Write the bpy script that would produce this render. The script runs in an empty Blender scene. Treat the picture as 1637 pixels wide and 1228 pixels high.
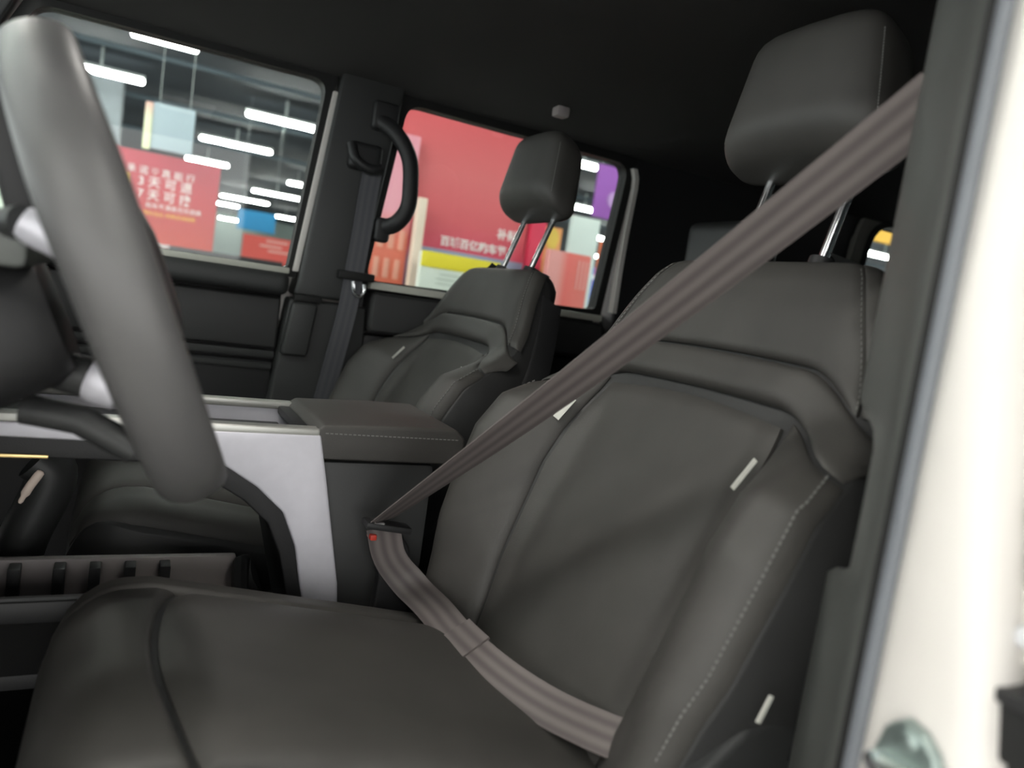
import bpy, bmesh, math, random
from mathutils import Vector, Matrix
random.seed(7)
scene = bpy.context.scene
COL = scene.collection
PI = math.pi

# ------------------------------------------------------------------ camera
cam_d = bpy.data.cameras.new('camera')
cam = bpy.data.objects.new('camera', cam_d)
COL.objects.link(cam)
CAM = Vector((-0.77, -1.14, 1.45))
ex = (0.88665355, -0.43918631, 0.1447787)          # image right, in world axes
dn = (0.08315317, -0.15655699, -0.98416231)        # image down
fw = (0.45489673, 0.88464982, -0.10229208)         # view direction
M = Matrix((( ex[0], -dn[0], -fw[0], CAM.x),
            ( ex[1], -dn[1], -fw[1], CAM.y),
            ( ex[2], -dn[2], -fw[2], CAM.z),
            (0, 0, 0, 1)))
cam.matrix_world = M
cam_d.sensor_fit = 'HORIZONTAL'
cam_d.sensor_width = 36.0
cam_d.lens = 1209.0 / 1637.0 * 36.0
cam_d.clip_start = 0.02
cam_d.clip_end = 200
cam_d.dof.use_dof = True
cam_d.dof.focus_distance = 1.15
cam_d.dof.aperture_fstop = 3.3
scene.camera = cam

# ------------------------------------------------------------------ world, exposure
world = bpy.data.worlds.new('world')
scene.world = world
world.use_nodes = True
bg = world.node_tree.nodes['Background']
bg.inputs[0].default_value = (0.90, 0.90, 0.88, 1)
bg.inputs[1].default_value = 2.6
vs = scene.view_settings
vs.view_transform = 'Standard'
vs.look = 'None'
vs.gamma = 1.0
vs.use_curve_mapping = False
vs.exposure = 0.84
TUBE_STRENGTH = 44.0
DOME_POWER = 1.2

# ------------------------------------------------------------------ materials
def mat(name, color, rough=0.5, metal=0.0, spec=0.5, noise=0.0, nscale=40.0, bump=0.0, bscale=400.0, emit=None, estr=0.0, sheen=0.0, coat=0.0):
    m = bpy.data.materials.new(name)
    m.use_nodes = True
    nt = m.node_tree
    b = nt.nodes['Principled BSDF']
    b.inputs['Base Color'].default_value = (*color, 1)
    b.inputs['Roughness'].default_value = rough
    b.inputs['Metallic'].default_value = metal
    b.inputs['Specular IOR Level'].default_value = spec
    if sheen: b.inputs['Sheen Weight'].default_value = sheen
    if coat:
        b.inputs['Coat Weight'].default_value = coat
        b.inputs['Coat Roughness'].default_value = 0.05
    tc = nt.nodes.new('ShaderNodeTexCoord')
    if noise:
        n = nt.nodes.new('ShaderNodeTexNoise'); n.inputs['Scale'].default_value = nscale
        n.inputs['Detail'].default_value = 4
        r = nt.nodes.new('ShaderNodeValToRGB')
        r.color_ramp.elements[0].position = 0.3; r.color_ramp.elements[1].position = 0.7
        r.color_ramp.elements[0].color = (*[c * (1 - noise) for c in color], 1)
        r.color_ramp.elements[1].color = (*[min(1, c * (1 + noise)) for c in color], 1)
        nt.links.new(tc.outputs['Object'], n.inputs['Vector'])
        nt.links.new(n.outputs['Fac'], r.inputs['Fac'])
        nt.links.new(r.outputs['Color'], b.inputs['Base Color'])
    if bump:
        n = nt.nodes.new('ShaderNodeTexNoise'); n.inputs['Scale'].default_value = bscale
        bp = nt.nodes.new('ShaderNodeBump'); bp.inputs['Strength'].default_value = bump
        bp.inputs['Distance'].default_value = 0.001
        nt.links.new(tc.outputs['Object'], n.inputs['Vector'])
        nt.links.new(n.outputs['Fac'], bp.inputs['Height'])
        nt.links.new(bp.outputs['Normal'], b.inputs['Normal'])
    if emit:
        b.inputs['Emission Color'].default_value = (*emit, 1)
        b.inputs['Emission Strength'].default_value = estr
    return m

def glass_mat(name, tint):
    m = bpy.data.materials.new(name); m.use_nodes = True
    nt = m.node_tree; nt.nodes.clear()
    out = nt.nodes.new('ShaderNodeOutputMaterial')
    tr = nt.nodes.new('ShaderNodeBsdfTransparent'); tr.inputs[0].default_value = (*tint, 1)
    gl = nt.nodes.new('ShaderNodeBsdfGlossy'); gl.inputs['Roughness'].default_value = 0.02
    lw = nt.nodes.new('ShaderNodeLayerWeight')
    pw = nt.nodes.new('ShaderNodeMath'); pw.operation = 'POWER'; pw.inputs[1].default_value = 5.0
    fr = nt.nodes.new('ShaderNodeMath'); fr.operation = 'MULTIPLY_ADD'; fr.inputs[1].default_value = 0.9; fr.inputs[2].default_value = 0.025
    nt.links.new(lw.outputs['Facing'], pw.inputs[0]); nt.links.new(pw.outputs[0], fr.inputs[0])
    mx = nt.nodes.new('ShaderNodeMixShader')
    nt.links.new(fr.outputs[0], mx.inputs[0]); nt.links.new(tr.outputs[0], mx.inputs[1])
    nt.links.new(gl.outputs[0], mx.inputs[2]); nt.links.new(mx.outputs[0], out.inputs[0])
    return m

def webbing_mat(name, c0, c1):
    m = mat(name, c0, 0.55, spec=0.35)
    nt = m.node_tree; b = nt.nodes['Principled BSDF']
    uv = nt.nodes.new('ShaderNodeUVMap')
    sx = nt.nodes.new('ShaderNodeSeparateXYZ')
    w = nt.nodes.new('ShaderNodeMath'); w.operation = 'MULTIPLY'; w.inputs[1].default_value = 2 * PI * 3
    s = nt.nodes.new('ShaderNodeMath'); s.operation = 'SINE'
    r = nt.nodes.new('ShaderNodeMapRange'); r.inputs[1].default_value = -1
    mx = nt.nodes.new('ShaderNodeMix'); mx.data_type = 'RGBA'
    mx.inputs[6].default_value = (*c0, 1); mx.inputs[7].default_value = (*c1, 1)
    nt.links.new(uv.outputs[0], sx.inputs[0]); nt.links.new(sx.outputs[1], w.inputs[0])
    nt.links.new(w.outputs[0], s.inputs[0]); nt.links.new(s.outputs[0], r.inputs[0])
    nt.links.new(r.outputs[0], mx.inputs[0]); nt.links.new(mx.outputs[2], b.inputs['Base Color'])
    return m

def emit_mat(name, color, strength):
    return mat(name, (0.8, 0.8, 0.8), 0.5, emit=color, estr=strength)

LEATHER = mat('black_leather', (0.054, 0.051, 0.047), 0.56, spec=0.5, noise=0.10, nscale=12, bump=0.25, bscale=900)
LEATHER_D = mat('dark_leather', (0.034, 0.034, 0.034), 0.48, spec=0.45, bump=0.25, bscale=900)
RIM_LEATHER = mat('wheel_leather', (0.085, 0.083, 0.083), 0.42, spec=0.5, bump=0.15, bscale=700)
PLASTIC = mat('black_plastic', (0.018, 0.018, 0.019), 0.5, spec=0.4, bump=0.15, bscale=600)
PLASTIC_G = mat('grey_pillar_plastic', (0.095, 0.098, 0.092), 0.55, spec=0.4, noise=0.06, nscale=20, bump=0.2, bscale=800)
PLASTIC_F = mat('charcoal_trim_plastic', (0.035, 0.036, 0.036), 0.5, spec=0.45, bump=0.15, bscale=700)
HEADLINER = mat('headliner_fabric', (0.085, 0.082, 0.082), 0.95, spec=0.1, bump=0.3, bscale=1200)
CARPET = mat('black_carpet', (0.012, 0.012, 0.012), 1.0, spec=0.05, bump=0.5, bscale=900)
RUBBER = mat('black_rubber', (0.012, 0.012, 0.012), 0.6, spec=0.3)
PAINT = mat('white_car_paint', (0.64, 0.612, 0.58), 0.45, spec=0.4)
PAINT_G = mat('white_paint_edge', (0.62, 0.63, 0.66), 0.4, spec=0.5)
CHROME = mat('chrome', (0.93, 0.95, 0.97), 0.22, metal=1.0)
STEEL = mat('striker_steel', (0.30, 0.36, 0.34), 0.38, metal=0.85)
SILVER = mat('satin_silver', (0.72, 0.71, 0.77), 0.42, metal=0.25, spec=0.5, noise=0.02, nscale=60)
SILVER_E = mat('silver_edge', (0.50, 0.50, 0.47), 0.35, metal=0.6)
THREAD = mat('grey_thread', (0.19, 0.19, 0.18), 0.8)
TAG = mat('white_fabric_tag', (0.72, 0.72, 0.66), 0.8)
GOLD = mat('gold_trim', (0.75, 0.55, 0.25), 0.3, metal=0.8)
CREAM = mat('cream_highlight', (0.85, 0.70, 0.60), 0.5)
RED_BTN = mat('red_button', (0.6, 0.05, 0.03), 0.45)
WEB = webbing_mat('driver_webbing', (0.185, 0.160, 0.154), (0.11, 0.094, 0.092))
WEB2 = webbing_mat('passenger_webbing', (0.10, 0.10, 0.11), (0.08, 0.08, 0.09))
GLASS = glass_mat('car_window_glass', (0.86, 0.90, 0.90))
PRIVACY = glass_mat('privacy_glass', (0.10, 0.11, 0.11))
PALE_SILL = mat('pale_sill', (0.50, 0.50, 0.44), 0.5)

# ------------------------------------------------------------------ helpers
def tag(o, label=None, cat=None, group=None, kind=None):
    if label: o['label'] = label
    if cat: o['category'] = cat
    if group: o['group'] = group
    if kind: o['kind'] = kind
    return o

def empty(name, loc, label=None, cat=None, group=None, kind=None):
    o = bpy.data.objects.new(name, None)
    o.empty_display_size = 0.1
    o.location = loc
    COL.objects.link(o)
    return tag(o, label, cat, group, kind)

def link(name, bm, m, parent=None, smooth=True, label=None, sharp=35):
    bmesh.ops.recalc_face_normals(bm, faces=bm.faces)
    me = bpy.data.meshes.new(name)
    bm.to_mesh(me); bm.free()
    me.materials.append(m)
    if smooth:
        me.polygons.foreach_set('use_smooth', [True] * len(me.polygons))
        me.set_sharp_from_angle(angle=math.radians(sharp))
    o = bpy.data.objects.new(name, me)
    COL.objects.link(o)
    if parent is not None:
        o.parent = parent
        bpy.context.view_layer.update()
        o.matrix_parent_inverse = parent.matrix_world.inverted()
    if label: o['label'] = label
    return o

def box(name, lo, hi, m, parent=None, bev=0.004, seg=2, label=None, rot=None):
    bm = bmesh.new()
    c = [(a + b) / 2 for a, b in zip(lo, hi)]
    s = [abs(b - a) for a, b in zip(lo, hi)]
    bmesh.ops.create_cube(bm, size=1)
    for v in bm.verts: v.co = Vector((v.co.x * s[0], v.co.y * s[1], v.co.z * s[2]))
    if bev:
        bmesh.ops.bevel(bm, geom=bm.edges[:], offset=min(bev, min(s) * 0.45), segments=seg, profile=0.6, affect='EDGES')
    mt = Matrix.Translation(c)
    if rot: mt = mt @ Matrix.Rotation(rot[1], 4, rot[0])
    bm.transform(mt)
    return link(name, bm, m, parent, label=label)

def prism(name, pts, axis, a, b, m, parent=None, bev=0.0, seg=3, label=None, smooth=True):
    """polygon pts in the two other axes (x,z for axis y; x,y for z; y,z for x), from a to b along axis"""
    bm = bmesh.new()
    def P(p, t):
        if axis == 'y': return (p[0], t, p[1])
        if axis == 'z': return (p[0], p[1], t)
        return (t, p[0], p[1])
    A = [bm.verts.new(P(p, a)) for p in pts]
    B = [bm.verts.new(P(p, b)) for p in pts]
    n = len(pts)
    bm.faces.new(A); bm.faces.new(B[::-1])
    for i in range(n): bm.faces.new((A[i], B[i], B[(i + 1) % n], A[(i + 1) % n]))
    bmesh.ops.recalc_face_normals(bm, faces=bm.faces)
    if bev: bmesh.ops.bevel(bm, geom=bm.edges[:], offset=bev, segments=seg, profile=0.6, affect='EDGES', clamp_overlap=True)
    return link(name, bm, m, parent, smooth, label)

def loft(name, secs, m, parent=None, cap=True, closed=True, label=None, sharp=40):
    bm = bmesh.new()
    R = [[bm.verts.new(p) for p in s] for s in secs]
    n = len(secs[0])
    for i in range(len(R) - 1):
        for j in range(n if closed else n - 1):
            k = (j + 1) % n
            bm.faces.new((R[i][j], R[i][k], R[i + 1][k], R[i + 1][j]))
    if cap and closed:
        bm.faces.new(R[0][::-1]); bm.faces.new(R[-1])
    return link(name, bm, m, parent, label=label, sharp=sharp)

def patch(name, fn, nu, nv, m, parent=None, label=None, thick=0.004):
    """a padded panel: grid surface with thickness (fn returns point and back point)"""
    bm = bmesh.new()
    F = [[None] * (nv + 1) for _ in range(nu + 1)]
    K = [[None] * (nv + 1) for _ in range(nu + 1)]
    for i in range(nu + 1):
        for j in range(nv + 1):
            p, q = fn(i / nu, j / nv)
            F[i][j] = bm.verts.new(p); K[i][j] = bm.verts.new(q)
    for i in range(nu):
        for j in range(nv):
            bm.faces.new((F[i][j], F[i + 1][j], F[i + 1][j + 1], F[i][j + 1]))
            bm.faces.new((K[i][j], K[i][j + 1], K[i + 1][j + 1], K[i + 1][j]))
    for i in range(nu):
        bm.faces.new((F[i][0], K[i][0], K[i + 1][0], F[i + 1][0]))
        bm.faces.new((F[i][nv], F[i + 1][nv], K[i + 1][nv], K[i][nv]))
    for j in range(nv):
        bm.faces.new((F[0][j], F[0][j + 1], K[0][j + 1], K[0][j]))
        bm.faces.new((F[nu][j], K[nu][j], K[nu][j + 1], F[nu][j + 1]))
    return link(name, bm, m, parent, label=label, sharp=60)

def smoothpath(pts, n):
    """Catmull-Rom through pts, n samples per span"""
    P = [Vector(p) for p in pts]
    P = [P[0] * 2 - P[1]] + P + [P[-1] * 2 - P[-2]]
    out = []
    for i in range(1, len(P) - 2):
        a, b, c, d = P[i - 1], P[i], P[i + 1], P[i + 2]
        for k in range(n):
            t = k / n
            out.append(0.5 * ((2 * b) + (c - a) * t + (2 * a - 5 * b + 4 * c - d) * t * t + (3 * b - a - 3 * c + d) * t ** 3))
    out.append(P[-2].copy())
    return out

def tube(name, pts, r, m, parent=None, n=10, label=None, ry=None, up=(0, 0, 1), radii=None):
    secs = []
    for i, p in enumerate(pts):
        p = Vector(p)
        a = Vector(pts[max(i - 1, 0)]); b = Vector(pts[min(i + 1, len(pts) - 1)])
        t = (b - a).normalized()
        s = t.cross(Vector(up))
        if s.length < 1e-4: s = t.cross(Vector((0, 1, 0)))
        s.normalize(); u = s.cross(t)
        rr = radii[i] if radii else r
        r2 = (ry / r * rr) if ry else rr
        secs.append([p + s * math.cos(2 * PI * k / n) * rr + u * math.sin(2 * PI * k / n) * r2 for k in range(n)])
    return loft(name, secs, m, parent, label=label)

def ribbon(name, pts, wdirs, width, thick, m, parent=None, label=None):
    """flat strap: points on its centre line, a width direction for each; UV y runs across"""
    bm = bmesh.new()
    uvl = bm.loops.layers.uv.new('UVMap')
    R = []
    nw = 8
    for i, p in enumerate(pts):
        p = Vector(p)
        a = Vector(pts[max(i - 1, 0)]); b = Vector(pts[min(i + 1, len(pts) - 1)])
        t = (b - a).normalized()
        w = Vector(wdirs[i]); w = (w - t * w.dot(t)).normalized()
        nn = t.cross(w).normalized()
        row = []
        for side in (1, -1):
            for k in range(nw + 1):
                q = k / nw if side == 1 else 1 - k / nw
                v = bm.verts.new(p + w * width * (q - 0.5) + nn * thick * 0.5 * side)
                row.append((v, q))
        R.append(row)
    L = len(R[0])
    for i in range(len(R) - 1):
        for j in range(L):
            k = (j + 1) % L
            f = bm.faces.new((R[i][j][0], R[i][k][0], R[i + 1][k][0], R[i + 1][j][0]))
            qs = [R[i][j][1], R[i][k][1], R[i + 1][k][1], R[i + 1][j][1]]
            us = [i, i, i + 1, i + 1]
            for l, q, u in zip(f.loops, qs, us): l[uvl].uv = (u * 0.05, q)
    bm.faces.new([v for v, q in R[0]][::-1]); bm.faces.new([v for v, q in R[-1]])
    return link(name, bm, m, parent, label=label, sharp=50)

def rpoly(pts, r, n=6):
    """polygon with rounded corners (r: one radius or one per corner)"""
    out = []
    N = len(pts)
    for i in range(N):
        p = Vector(pts[i]); a = Vector(pts[i - 1]); b = Vector(pts[(i + 1) % N])
        ri = r[i] if isinstance(r, (list, tuple)) else r
        d1 = (a - p).normalized(); d2 = (b - p).normalized()
        ang = d1.angle(d2)
        tl = min(ri / math.tan(ang / 2), (a - p).length * .49, (b - p).length * .49)
        s = p + d1 * tl; e = p + d2 * tl
        for k in range(n + 1):
            t = k / n
            out.append(tuple((1 - t) ** 2 * s + 2 * t * (1 - t) * p + t * t * e))
    return out

def offset_poly(pts, d):
    c = Vector((sum(p[0] for p in pts) / len(pts), sum(p[1] for p in pts) / len(pts)))
    out = []
    N = len(pts)
    for i in range(N):
        p = Vector(pts[i]); a = Vector(pts[i - 1]); b = Vector(pts[(i + 1) % N])
        e1 = (p - a).normalized(); e2 = (b - p).normalized()
        n1 = Vector((e1.y, -e1.x)); n2 = Vector((e2.y, -e2.x))
        if n1.dot(p - c) < 0: n1 = -n1
        if n2.dot(p - c) < 0: n2 = -n2
        bis = (n1 + n2).normalized()
        out.append(tuple(p + bis * d / max(0.35, bis.dot(n1))))
    return out

def ring(name, quad, rad, d, y0, y1, m, parent=None, label=None, rout=None, n=6):
    """window surround: rounded inner opening, offset outer edge, extruded in y"""
    inn = rpoly(quad, rad, n)
    outq = offset_poly(quad, d)
    outp = rpoly(outq, rout if rout is not None else 0.006, n)
    bm = bmesh.new()
    V = [[bm.verts.new((p[0], y, p[1])) for p in L] for L in (inn, outp) for y in (y0, y1)]
    k = len(inn)
    for i in range(k):
        j = (i + 1) % k
        bm.faces.new((V[0][i], V[0][j], V[2][j], V[2][i]))
        bm.faces.new((V[1][i], V[3][i], V[3][j], V[1][j]))
        bm.faces.new((V[0][i], V[1][i], V[1][j], V[0][j]))
        bm.faces.new((V[2][i], V[2][j], V[3][j], V[3][i]))
    return link(name, bm, m, parent, label=label)

def text(name, body, size, loc, m, parent, ext=0.002, bold=0.0, align='CENTER'):
    """flat lettering on a board that faces the car (reads along +x, faces -y)"""
    cu = bpy.data.curves.new(name, 'FONT')
    cu.body = body; cu.size = size; cu.extrude = ext; cu.align_x = align; cu.align_y = 'CENTER'
    cu.offset = bold
    cu.resolution_u = 3
    o = bpy.data.objects.new(name + '_curve', cu)
    COL.objects.link(o)
    bpy.context.view_layer.update()
    me = bpy.data.meshes.new_from_object(o.evaluated_get(bpy.context.evaluated_depsgraph_get()))
    bpy.data.objects.remove(o)
    me.transform(Matrix.Translation(loc) @ Matrix.Rotation(PI / 2, 4, 'X'))
    me.materials.clear(); me.materials.append(m)
    me.name = name
    ob = bpy.data.objects.new(name, me)
    COL.objects.link(ob)
    ob.parent = parent
    bpy.context.view_layer.update()
    ob.matrix_parent_inverse = parent.matrix_world.inverted()
    return ob

def ss(a, b, x):
    t = max(0.0, min(1.0, (x - a) / (b - a)))
    return t * t * (3 - 2 * t)

def interp(tab, x):
    if x <= tab[0][0]: return tab[0][1]
    for (a, va), (b, vb) in zip(tab, tab[1:]):
        if x <= b:
            t = (x - a) / (b - a)
            return va + (vb - va) * t
    return tab[-1][1]

# ================================================================== SHOWROOM HALL (setting)
HALL_FLOOR = mat('hall_floor_tiles', (0.42, 0.42, 0.40), 0.25, noise=0.05, nscale=2)
HALL_CEIL = mat('hall_ceiling_paint', (0.030, 0.040, 0.050), 0.8, noise=0.25, nscale=0.8)
HALL_WALL = mat('hall_wall_paint', (0.30, 0.36, 0.33), 0.8, noise=0.15, nscale=0.7)
COLUMN = mat('column_paint', (0.26, 0.29, 0.31), 0.7, noise=0.15, nscale=1.5)
g = box('ground', (-14, -12, -0.1), (30, 52, 0.0), HALL_FLOOR, bev=0)
tag(g, 'pale polished floor of the exhibition hall around the car', 'floor', kind='structure')
c = box('ceiling', (-14, -12, 4.6), (30, 52, 4.75), HALL_CEIL, bev=0)
tag(c, 'dark blue grey hall ceiling seen through the car windows', 'ceiling', kind='structure')
w = box('wall_back', (-14, 52, 0), (30, 52.3, 4.6), HALL_WALL, bev=0)
tag(w, 'distant pale green end wall of the exhibition hall', 'wall', kind='structure')
pc = box('pillar_1', (-2.9, 15.0, 0), (-1.23, 16.2, 4.6), COLUMN, bev=0.02)
tag(pc, 'grey concrete hall column beyond the front passenger window', 'column', kind='structure')
# roof beams and service pipes below the ceiling
BEAM = mat('ceiling_beam_paint', (0.10, 0.13, 0.15), 0.7)
for k, (yy, zz, r) in enumerate(((8.2, 4.45, .05), (12.3, 4.42, .04), (16.2, 4.45, .05), (20.5, 4.42, .05))):
    o = tube('ceiling_beam', [(-12, yy, zz), (28, yy, zz)], r, BEAM, n=8)
    tag(o, 'long thin service pipe under the hall ceiling, %s from the car' % ('first', 'second', 'third', 'fourth')[k], 'pipe', 'ceiling pipes', 'structure')

# fluorescent fixtures: end points along x, row distance y
TUBE_M = emit_mat('fluorescent_tube', (1.0, 0.98, 0.91), TUBE_STRENGTH)
HOUSING = mat('lamp_housing', (0.5, 0.55, 0.53), 0.5)
def make_fixture_mesh(L):
    bm = bmesh.new(); bmesh.ops.create_cube(bm, size=1)
    for v in bm.verts: v.co = Vector((v.co.x * L, v.co.y * 0.16, v.co.z * 0.05 + 0.035))
    bmesh.ops.bevel(bm, geom=bm.edges[:], offset=0.008, segments=1, affect='EDGES')
    me = bpy.data.meshes.new('housing'); bm.to_mesh(me); bm.free(); me.materials.append(HOUSING)
    bm = bmesh.new()
    n = 10; R0 = []
    for x, r in ((-L / 2 + .01, .016), (-L / 2 + .04, .042), (L / 2 - .04, .042), (L / 2 - .01, .016)):
        R0.append([bm.verts.new((x, math.cos(2 * PI * k / n) * r, math.sin(2 * PI * k / n) * r - 0.04)) for k in range(n)])
    for i in range(3):
        for k in range(n): bm.faces.new((R0[i][k], R0[i][(k + 1) % n], R0[i + 1][(k + 1) % n], R0[i + 1][k]))
    bm.faces.new(R0[0][::-1]); bm.faces.new(R0[-1])
    bmesh.ops.recalc_face_normals(bm, faces=bm.faces)
    mt = bpy.data.meshes.new('tube'); bm.to_mesh(mt); bm.free(); mt.materials.append(TUBE_M)
    bm = bmesh.new(); bmesh.ops.create_cube(bm, size=1)
    for v in bm.verts: v.co = Vector((v.co.x * .04, v.co.y * .04, .055 + (v.co.z + .5) * .310))
    mh = bpy.data.meshes.new('hanger'); bm.to_mesh(mh); bm.free(); mh.materials.append(HOUSING)
    return me, mt, mh
FM = make_fixture_mesh(1.35)
def fixture(x, y, label, group, scale=1.0, z=4.24):
    e = empty('tube_lamp', (x, y, z), label, 'lamp', group)
    e.scale = (scale, 1, 1)
    for nm, me in (('housing', FM[0]), ('tube', FM[1]), ('hanger', FM[2])):
        o = bpy.data.objects.new(nm, me); COL.objects.link(o); o.parent = e
    return e
SEEN = [
    (-0.66, 10.35, 0.60, 'fluorescent ceiling lamp cut by the top edge of the front passenger window'),
    (-1.52, 13.4, 0.95, 'long bright fluorescent lamp in front of the grey hall column'),
    (1.50, 14.0, 1.05, 'fluorescent lamp high up beside the passenger window pillar'),
    (1.10, 18.2, 1.20, 'bright fluorescent lamp above the pale hanging sign, toward the pillar'),
    (0.80, 22.6, 0.85, 'fluorescent lamp touching the top of the red promotional board'),
    (3.64, 28.4, 1.30, 'fluorescent lamp above the blue hanging sign'),
    (3.10, 33.2, 1.45, 'fluorescent lamp just over the blue hanging sign, beside the red board'),
    (2.80, 38.0, 0.90, 'short fluorescent lamp at the edge of the red promotional board'),
    (3.53, 23.7, 0.45, 'short fluorescent lamp against the passenger door pillar'),
    (-1.76, 17.3, 0.22, 'tiny bright lamp spot beside the steering wheel rim'),
    (5.90, 39.8, 0.75, 'small distant fluorescent lamp right of the blue sign'),
    (4.25, 50.4, 0.95, 'most distant small fluorescent lamp below the blue sign top'),
    (6.44, 11.3, 0.42, 'fluorescent lamp at the top of the rear window beside the headrest'),
    (9.50, 16.2, 0.72, 'fluorescent lamp beside the purple flag in the rear window'),
    (13.35, 21.7, 0.80, 'small fluorescent lamp under the purple flag'),
    (17.70, 28.5, 1.20, 'low distant fluorescent lamp near the orange strip sign'),
    (17.20, 13.1, 1.20, 'bright fluorescent lamp seen in the rear quarter window'),
]
SEEN_L = [s[3].replace('right of', 'past') for s in SEEN]
for (x, y, sc, _), lb in zip(SEEN, SEEN_L): fixture(x, y, lb, 'fluorescent lamps seen through the windows', sc)
for k, (x, y) in enumerate(((8.4, 1.6), (8.4, -1.8), (11.4, 1.6), (5.6, 1.6), (-3.8, -3.2), (-3.8, -.7), (-3.8, 2.0), (-6.2, -1.0), (-6.2, 2.0))):  # extra unseen lamps, added to brighten the far sign and front seats
    fixture(x, y, 'added fluorescent hall lamp, outside the picture', 'fluorescent lamps over the car')
# lamps above and in front of the car: same rows, out of the picture, they light it
for x in (-7.5, -5.0, -2.6):
    for y in (-4.5, -2.0, 0.6, 3.4):
        fixture(x, y, 'added fluorescent hall lamp, outside the picture', 'fluorescent lamps over the car')
for x in (0.4, 3.0, 5.6):
    for y in (-4.5, -2.4, 3.6):
        fixture(x, y, 'added fluorescent hall lamp, outside the picture', 'fluorescent lamps over the car')

# ================================================================== CAR CABIN SHELL (setting)
GY = 0.74      # plane of the passenger-side glass
rf = empty('roof', (0.8, 0, 1.95), 'black fabric headliner and roof of the car', 'car roof', kind='structure')
secs = []
for x in [-1.0 + 3.5 * i / 12 for i in range(13)]:
    s = []
    for y, z in ((-.80, 1.915), (-.74, 1.918), (-.66, 1.94), (-.4, 1.962), (0, 1.968), (.4, 1.962), (.66, 1.94), (.74, 1.918), (.80, 1.915)):
        s.append((x, y, z))
    s += [(x, .80, 1.94), (x, .72, 2.0), (x, 0, 2.03), (x, -.72, 2.0), (x, -.80, 1.94)]
    secs.append(s)
loft('headliner', secs, HEADLINER, rf)
box('coat_hook', (.115, .55, 1.925), (.15, .585, 1.952), mat('hook_plastic', (.45, .40, .40), .4), rf, bev=.008, label='small pale pinkish coat hook')
# overhead reading lamp, lit because the door stands open
lamp = empty('reading_lamp', (-0.66, -0.22, 1.955), 'lit overhead reading lamp in the front headliner', 'lamp')
box('lamp_housing', (-.76, -.36, 1.948), (-.56, -.08, 1.962), PLASTIC, lamp, bev=.004)
box('lens', (-.74, -.34, 1.943), (-.58, -.10, 1.949), emit_mat('reading_lens', (1.0, .95, .86), 0.25), lamp, bev=.001)
ld = bpy.data.lights.new('reading_light', 'AREA'); ld.shape = 'RECTANGLE'; ld.size = .16; ld.size_y = .22
ld.spread = math.radians(125); ld.energy = DOME_POWER; ld.color = (1.0, 0.96, 0.90)
lo = bpy.data.objects.new('reading_light', ld); COL.objects.link(lo); lo.location = (-.66, -.22, 1.941)
lo.rotation_euler = (0, math.radians(-22), 0)

fl = box('floor', (-1.9, -.76, .56), (2.5, .76, .62), CARPET, bev=0)
tag(fl, 'black carpeted floor of the car cabin', 'floor', kind='structure')
sl = box('trim_1', (-1.5, -.90, .45), (-.30, -.76, .66), PAINT, bev=.02)
tag(sl, 'white painted door sill under the open driver doorway', 'door sill', kind='structure')

# --- passenger-side windows
W1 = [(-.985, 1.907), (-.405, 1.907), (-.447, 1.462), (-1.20, 1.462)]
w1 = empty('window_1', (-.75, GY, 1.46), 'front passenger side window looking out on hall lights and a red board', 'car window', kind='structure')
ring('window_frame', W1, [.05, .035, .012, .03], .022, GY - .012, GY + .03, RUBBER, w1)
prism('glass', rpoly(W1, [.05, .035, .012, .03]), 'y', GY + .006, GY + .010, GLASS, w1, smooth=False)
W2 = [(-.205, 1.902), (.462, 1.896), (.422, 1.472), (-.258, 1.460)]
w2 = empty('window_2', (.1, GY, 1.46), 'rear passenger side window showing red and orange exhibition boards', 'car window', kind='structure')
ring('window_frame', W2, [.045, .045, .015, .03], .024, GY - .012, GY + .03, RUBBER, w2)
prism('glass', rpoly(W2, [.045, .045, .015, .03]), 'y', GY + .006, GY + .010, GLASS, w2, smooth=False)
W3 = [(1.50, 1.915), (2.15, 1.90), (2.15, 1.50), (1.44, 1.50)]
w3 = empty('window_3', (1.8, GY, 1.5), 'rounded rear quarter window behind the driver seat shoulder', 'car window', kind='structure')
ring('window_frame', W3, [.11, .05, .05, .05], .018, GY - .03, GY + .02, RUBBER, w3, rout=[.12, .05, .05, .05])
ring('window_surround', offset_poly(W3, .018), [.12, .05, .05, .05], .05, GY - .02, GY + .02, mat('quarter_trim', (.20, .19, .17), .6), w3, rout=[.15, .05, .05, .05])
prism('glass', rpoly(W3, [.11, .05, .05, .05]), 'y', GY + .006, GY + .010, GLASS, w3, smooth=False)

# pale body-colour strips between glass frame and pillar
def strip(name, p0, p1, wd, m, parent, y0=GY - .022, y1=GY + .0):
    (xa, za), (xb, zb) = p0, p1
    return prism(name, [(xa, za), (xa + wd, za), (xb + wd, zb), (xb, zb)], 'y', y0, y1, m, parent, bev=.002, seg=2)
strip('edge_strip', (-.391, 1.885), (-.437, 1.455), .013, PAINT, w1)
secs = []
for z, x in ((1.885, .468), (1.86, .478), (1.83, .480), (1.70, .474), (1.60, .472), (1.47, .474)):
    secs.append([(x, GY - .028, z), (x + .014, GY - .028, z), (x + .014, GY - .004, z), (x, GY - .004, z)])
loft('edge_strip', secs, PAINT, w2)

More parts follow.
